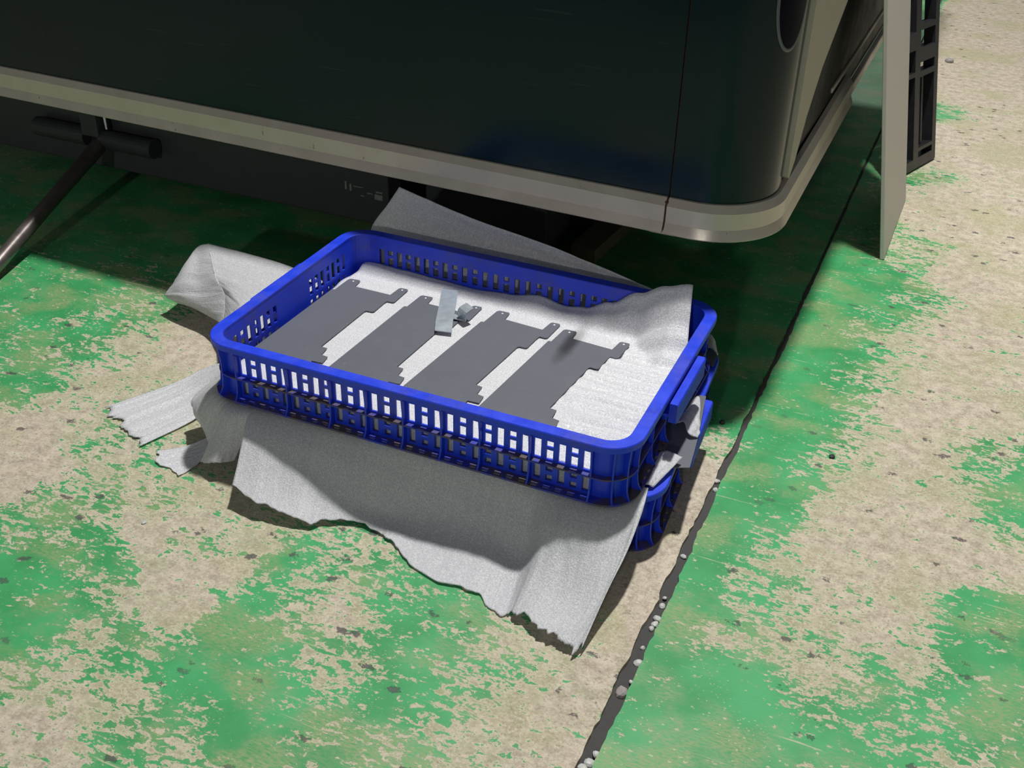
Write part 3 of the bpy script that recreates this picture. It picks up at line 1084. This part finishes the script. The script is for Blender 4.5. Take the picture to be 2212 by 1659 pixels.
l_ = ln.data.uv_layers.new(name='UVMap')
for lp in ln.data.loops:
    l_.data[lp.index].uv = uvs[lp.vertex_index]
sm = ln.modifiers.new('thickness', 'SOLIDIFY')
sm.thickness = 0.0014
sm.offset = -1
tag(ln, 'wrinkled white foam sheet lining the inside of the upper crate', 'foam sheet')

# packing under the liner
pk = prism('packing_pad', [(0.03, 0.0215), (0.57, 0.0215), (0.57, 0.365), (0.03, 0.365)], 0.0956, 0.1165, M_foam2)
tag(pk, 'thick white foam pad beneath the liner, seen through the slots of the upper crate', 'foam pad')

# ------------------------------------------------------------------ grey plates
PL = [(-0.0045, -0.034), (-0.0045, 0.0), (-0.0045, 0.1835), (-0.0030, 0.1850), (-0.0003, 0.1850), (0.0000, 0.2235), (0.0025, 0.2270), (0.0170, 0.2290), (0.0195, 0.2270), (0.0215, 0.2080),
      (0.0830, 0.2090), (0.0840, 0.2330), (0.0862, 0.2358), (0.0965, 0.2372), (0.0990, 0.2345), (0.1000, 0.1925), (0.0975, 0.1900), (0.0890, 0.1895), (0.0880, 0.1830), (0.0884, 0.1530), (0.0862, 0.1508), (0.0775, 0.1500),
      (0.0757, 0.1470), (0.0752, 0.0320), (0.0855, 0.0319), (0.0880, 0.0135), (0.0990, 0.0125), (0.1015, -0.0040), (0.0860, -0.0060), (0.0850, -0.034)]
PLATES = [((0.105, 0.130), 1.2, 'grey steel plate nearest the left wall of the upper crate'),
          ((0.225, 0.129), 2.6, 'grey steel plate with the zinc clip lying over its tab'),
          ((0.340, 0.134), 5.0, 'grey steel plate third from the left in the upper crate, clean face'),
          ((0.449, 0.125), 5.0, 'rightmost grey steel plate in the crate, with a dark mark on its face')]
for k, (K, a, lab) in enumerate(PLATES):
    c, s = math.cos(math.radians(a)), math.sin(math.radians(a))
    pts = []
    for (u, v) in PL:
        du, dv = u - 0.0754, v - 0.032
        pts.append((K[0] + du * c + dv * s, K[1] - du * s + dv * c))
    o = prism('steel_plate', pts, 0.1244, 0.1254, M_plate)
    tag(o, lab, 'plate', 'grey plates in the upper crate')
    for (u, v) in ((0.0105, 0.2215), (0.0915, 0.2305)):
        du, dv = u - 0.0754, v - 0.032
        x, y = K[0] + du * c + dv * s, K[1] - du * s + dv * c
        bm = bmesh.new()
        bmesh.ops.create_cone(bm, cap_ends=True, segments=12, radius1=0.0014, radius2=0.0014, depth=0.0003)
        me = bpy.data.meshes.new('pin_hole')
        bm.to_mesh(me)
        bm.free()
        h = link('pin_hole', me, M_white, o)
        h.location = (x, y, 0.12548)

# zinc clip
clip = tag(empty('zinc_clip', (0.235, 0.28, 0.1255)), 'bent zinc clip with a long flat tongue lying across the second plate', 'clip')


def strip(name, pts, wvec, thick, parent, off):
    """bent sheet strip: a line of points widened by wvec"""
    P = [Vector(p) - Vector(off) for p in pts]
    w = Vector(wvec)
    vs, fs = [], []
    for i, p in enumerate(P):
        d = (P[min(i + 1, len(P) - 1)] - P[max(i - 1, 0)]).normalized()
        nr = d.cross(w).normalized() * (thick / 2)
        vs += [p + nr, p + w + nr, p + w - nr, p - nr]
    for i in range(len(P) - 1):
        for k in range(4):
            fs.append((i * 4 + k, i * 4 + (k + 1) % 4, i * 4 + 4 + (k + 1) % 4, i * 4 + 4 + k))
    fs += [(0, 1, 2, 3), tuple(len(vs) - 4 + k for k in range(4))]
    return mesh(name, vs, fs, M_zinc, parent)


CO = (0.235, 0.28, 0.1255)
strip('tongue', [(0.229, 0.233, 0.1295), (0.219, 0.256, 0.1312), (0.201, 0.303, 0.1318), (0.183, 0.347, 0.1318), (0.180, 0.353, 0.1290)], (0.0245, 0.0055, 0.0), 0.0014, clip, CO)
strip('hook', [(0.2650, 0.2870, 0.1470), (0.2620, 0.2805, 0.1462), (0.2595, 0.2745, 0.1442), (0.2582, 0.2728, 0.1415), (0.2578, 0.2730, 0.1370), (0.2582, 0.2750, 0.1325), (0.2572, 0.2762, 0.1292),
               (0.2552, 0.2765, 0.1272), (0.2530, 0.2780, 0.1275), (0.2512, 0.2795, 0.1283), (0.2400, 0.2772, 0.1283), (0.2300, 0.2752, 0.1280)], (-0.017, 0.011, 0.0), 0.0011, clip, CO)

# ------------------------------------------------------------------ foam between and around the crates
rows = [
    [(.070, .060, .0895), (.140, .060, .0895), (.22, .060, .0895), (.29, .060, .0895), (.35, .06, .0895), (.42, .06, .0895), (.475, .06, .0895), (.50, .06, .0895), (.545, .060, .0895), (.575, .062, .0895), (.604, .066, .0885)],
    [(.071, .010, .0890), (.140, .015, .0890), (.22, .020, .0885), (.29, .022, .0880), (.35, .022, .0875), (.42, .022, .087), (.475, .020, .086), (.50, .018, .088), (.545, .012, .0895), (.580, .018, .0885), (.608, .040, .0850)],
    [(.078, -.014, .0830), (.144, -.014, .0750), (.222, -.008, .0660), (.292, -.002, .0600), (.353, -.002, .0550), (.425, -.004, .050), (.478, -.010, .046), (.507, -.018, .066), (.549, -.022, .0760), (.588, -.008, .0790), (.610, .012, .0760)],
    [(.088, -.046, .0600), (.155, -.042, .0480), (.228, -.030, .0380), (.294, -.024, .0280), (.350, -.024, .0220), (.43, -.030, .020), (.482, -.036, .0135), (.514, -.046, .044), (.556, -.054, .0480), (.594, -.046, .0560), (.6095, -.028, .0590)],
    [(.095, -.068, .0440), (.168, -.070, .0280), (.234, -.047, .0190), (.295, -.036, .0130), (.345, -.050, .0070), (.435, -.070, .006), (.491, -.080, .004), (.516, -.084, .026), (.564, -.098, .0240), (.597, -.092, .0320), (.6045, -.078, .0370)],
    [(.102, -.092, .0290), (.183, -.104, .0130), (.243, -.070, .0050), (.297, -.058, .0040), (.336, -.086, .0030), (.442, -.118, .003), (.500, -.132, .0025), (.514, -.133, .010), (.548, -.152, .0130), (.588, -.162, .0030), (.600, -.154, .0025)],
]
o = sheet('foam_wrap', rows, 260, 90, M_foam2, amp=0.0011, freq=(26, 1.2), ragged=0.09, seed=2.2, floor_z=0.0016)
tag(o, 'wide thin white foam sheet draping to the floor in front of the crates', 'foam sheet')

rows = [
    [(.060, .330, .0905), (.060, .280, .0905), (.060, .215, .0905), (.060, .160, .0905)],
    [(-.006, .350, .0900), (-.008, .290, .0885), (-.008, .225, .0870), (-.008, .165, .0840)],
    [(-.101, .362, .1000), (-.097, .278, .0900), (-.087, .219, .0830), (-.086, .178, .0700)],
    [(-.190, .368, .1020), (-.150, .290, .0900), (-.128, .247, .0780), (-.118, .206, .0580)],
    [(-.262, .372, .1015), (-.199, .301, .0885), (-.163, .273, .0730), (-.142, .231, .0505)],
    [(-.268, .371, .1005), (-.205, .300, .0865), (-.169, .272, .0695), (-.148, .234, .0470)],
    [(-.284, .367, .0950), (-.240, .305, .0735), (-.212, .274, .0530), (-.190, .262, .0340)],
    [(-.289, .352, .0860), (-.276, .308, .0690), (-.264, .279, .0450), (-.240, .281, .0300)],
    [(-.290, .322, .0680), (-.296, .303, .0500), (-.303, .288, .0350), (-.275, .286, .0280)],
]
o = sheet('foam_wrap', rows, 60, 120, M_foam2, amp=0.0014, freq=(10, 5), ragged=0.03, seed=8.0, floor_z=0.0016)
tag(o, 'white foam sheet arching out over the floor at the left of the crates', 'foam sheet')

rows = [
    [(.030, .160, .0885), (.030, .120, .0885), (.030, .060, .0885)],
    [(-.004, .165, .0868), (-.006, .120, .0860), (-.006, .070, .0860)],
    [(-.062, .158, .0480), (-.054, .118, .0430), (-.046, .080, .0340)],
    [(-.118, .150, .0200), (-.086, .106, .0170), (-.060, .074, .0120)],
    [(-.152, .110, .0050), (-.110, .070, .0045), (-.066, .040, .0040)],
    [(-.204, .009, .0030), (-.152, -.014, .0030), (-.092, -.041, .0030)],
]
o = sheet('foam_strip', rows, 70, 70, M_foam3, amp=0.0018, freq=(9, 2), ragged=0.035, rf=0.45, seed=5.0, floor_z=0.0016)
tag(o, 'ribbed white foam strip lying on the floor left of the crates', 'foam strip')

rows = [
    [(.012, .110, .0885), (.022, .050, .0885), (.040, .016, .0890)],
    [(-.016, .085, .0810), (-.002, .024, .0830), (.034, -.004, .0845)],
    [(-.050, .036, .0500), (-.022, .008, .0530), (.026, -.012, .0560)],
    [(-.034, .028, .0330), (-.010, .000, .0330), (.020, -.016, .0350)],
    [(-.010, .020, .0170), (.002, -.004, .0150), (.018, -.020, .0180)],
]
o = sheet('foam_wrap', rows, 50, 60, M_foam2, amp=0.0022, freq=(7, 3), ragged=0.04, rf=0.25, seed=11.0, floor_z=0.0016)
tag(o, 'grey-white foam sheet hanging in folds from the front left crate corner', 'foam sheet')
rows = [
    [(.034, .016, .0894), (.058, .014, .0894), (.080, .014, .0894)],
    [(.034, -.010, .0820), (.056, -.012, .0840), (.0775, -.008, .0845)],
    [(.026, -.026, .0480), (.050, -.030, .0540), (.0740, -.018, .0560)],
    [(.0165, -.046, .0120), (.046, -.052, .0250), (.0620, -.031, .0200)],
]
o = sheet('foam_flap', rows, 40, 50, M_foam2, amp=0.0016, freq=(5, 2), ragged=0.04, rf=0.2, seed=14.0, floor_z=0.0016)
tag(o, 'narrow foam flap flaring to the floor just left of the wide front drape', 'foam sheet')

rows = [
    [(-.008, .014, .0130), (.003, -.005, .0090), (.006, -.026, .0045)],
    [(-.032, -.012, .0045), (-.018, -.030, .0030), (.004, -.048, .0022)],
    [(-.066, -.038, .0022), (-.050, -.058, .0022), (-.003, -.074, .0022)],
]
o = sheet('foam_scrap', rows, 40, 40, M_foam3, amp=0.0014, freq=(9, 3), ragged=0.12, rf=0.2, seed=3.4, floor_z=0.0016)
tag(o, 'small torn white foam scrap on the floor by the front left corner', 'foam scrap')

rows = [
    [(.030, .385, .0900), (.16, .385, .0900), (.30, .385, .0900), (.44, .385, .0900), (.54, .385, .0900)],
    [(.020, .408, .0905), (.155, .408, .0905), (.30, .408, .0905), (.44, .408, .0905), (.54, .408, .0905)],
    [(.010, .425, .1050), (.15, .428, .1000), (.30, .428, .1000), (.44, .426, .0980), (.54, .424, .0960)],
    [(.002, .452, .1520), (.15, .448, .1450), (.30, .444, .1400), (.43, .440, .1300), (.53, .434, .1200)],
    [(.028, .462, .1950), (.165, .452, .1800), (.305, .447, .1680), (.425, .442, .1500), (.52, .437, .1350)],
    [(.050, .463, .2290), (.180, .450, .2080), (.305, .446, .1920), (.420, .441, .1720), (.515, .437, .1520)],
]
o = sheet('foam_wrap', rows, 120, 40, M_foam3, amp=0.0012, freq=(10, 14), ragged=0.0, seed=6.1)
tag(o, 'grey shaded foam sheet standing up behind the upper crate', 'foam sheet')

# plates and foam poking out between the crates at the right
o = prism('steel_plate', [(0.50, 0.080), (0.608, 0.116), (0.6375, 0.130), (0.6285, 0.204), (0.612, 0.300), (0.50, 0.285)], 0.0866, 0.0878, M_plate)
tag(o, 'grey steel plate poking out between the two crates beneath the grip', 'plate')
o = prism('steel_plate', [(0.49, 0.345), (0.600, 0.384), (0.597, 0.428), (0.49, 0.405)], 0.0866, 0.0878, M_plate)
tag(o, 'grey plate corner poking out between the crates at the far right', 'plate')
rows = [[(.596, .275, .0925), (.596, .235, .0925), (.596, .212, .0925)],
        [(.607, .277, .0985), (.606, .238, .0990), (.606, .209, .0985)],
        [(.613, .262, .0965), (.621, .222, .0955), (.6175, .191, .0950)],
        [(.614, .252, .0905), (.628, .208, .0905), (.629, .195, .0895)]]
o = sheet('foam_scrap', rows, 30, 24, M_foam2, amp=0.0012, freq=(6, 5), seed=1.0)
tag(o, 'crumpled white foam piece sticking out under the right grip of the upper crate', 'foam scrap')
rows = [[(.592, .135, .0920), (.592, .105, .0920), (.592, .070, .0920)],
        [(.606, .136, .0990), (.605, .108, .0970), (.604, .068, .0920)],
        [(.626, .133, .0980), (.620, .112, .0940), (.609, .070, .0890)]]
o = sheet('foam_scrap', rows, 24, 20, M_foam2, amp=0.0010, freq=(6, 5), seed=4.0)
tag(o, 'white foam fold lying over the lower crate rim at the front right', 'foam scrap')
rows = [[(.560, .445, .0925), (.572, .410, .0925)],
        [(.577, .446, .1010), (.588, .410, .1010)],
        [(.586, .440, .0960), (.600, .405, .0940)]]
o = sheet('foam_scrap', rows, 14, 14, M_foam2, amp=0.0008, freq=(6, 5), seed=9.0)
tag(o, 'tiny white foam corner peeping out at the back right of the crates', 'foam scrap')

# ------------------------------------------------------------------ bits on the floor
for k, (x, y, r, m, lab, cat) in enumerate([
        (0.626, 0.377, .0042, M_chip, 'tiny black chip on the green floor right of the crates', 'debris'),
        (0.788, 0.361, .0042, M_chip, 'tiny black chip on the bare floor beyond the joint', 'debris'),
        (0.747, 2.529, .0120, M_pebble_grey, 'small brown stone on the bare floor past the grid panel', 'stone'),
        (0.019, -0.166, .0030, M_pebble, 'small white pebble in a dark pit in the floor', 'pebble')]):
    o = link('floor_debris' if cat == 'debris' else 'small_stone', pebble_mesh(r, 40 + k * 5, 0.5), m)
    o.location = (x, y, r * 0.38)
    tag(o, lab, cat)
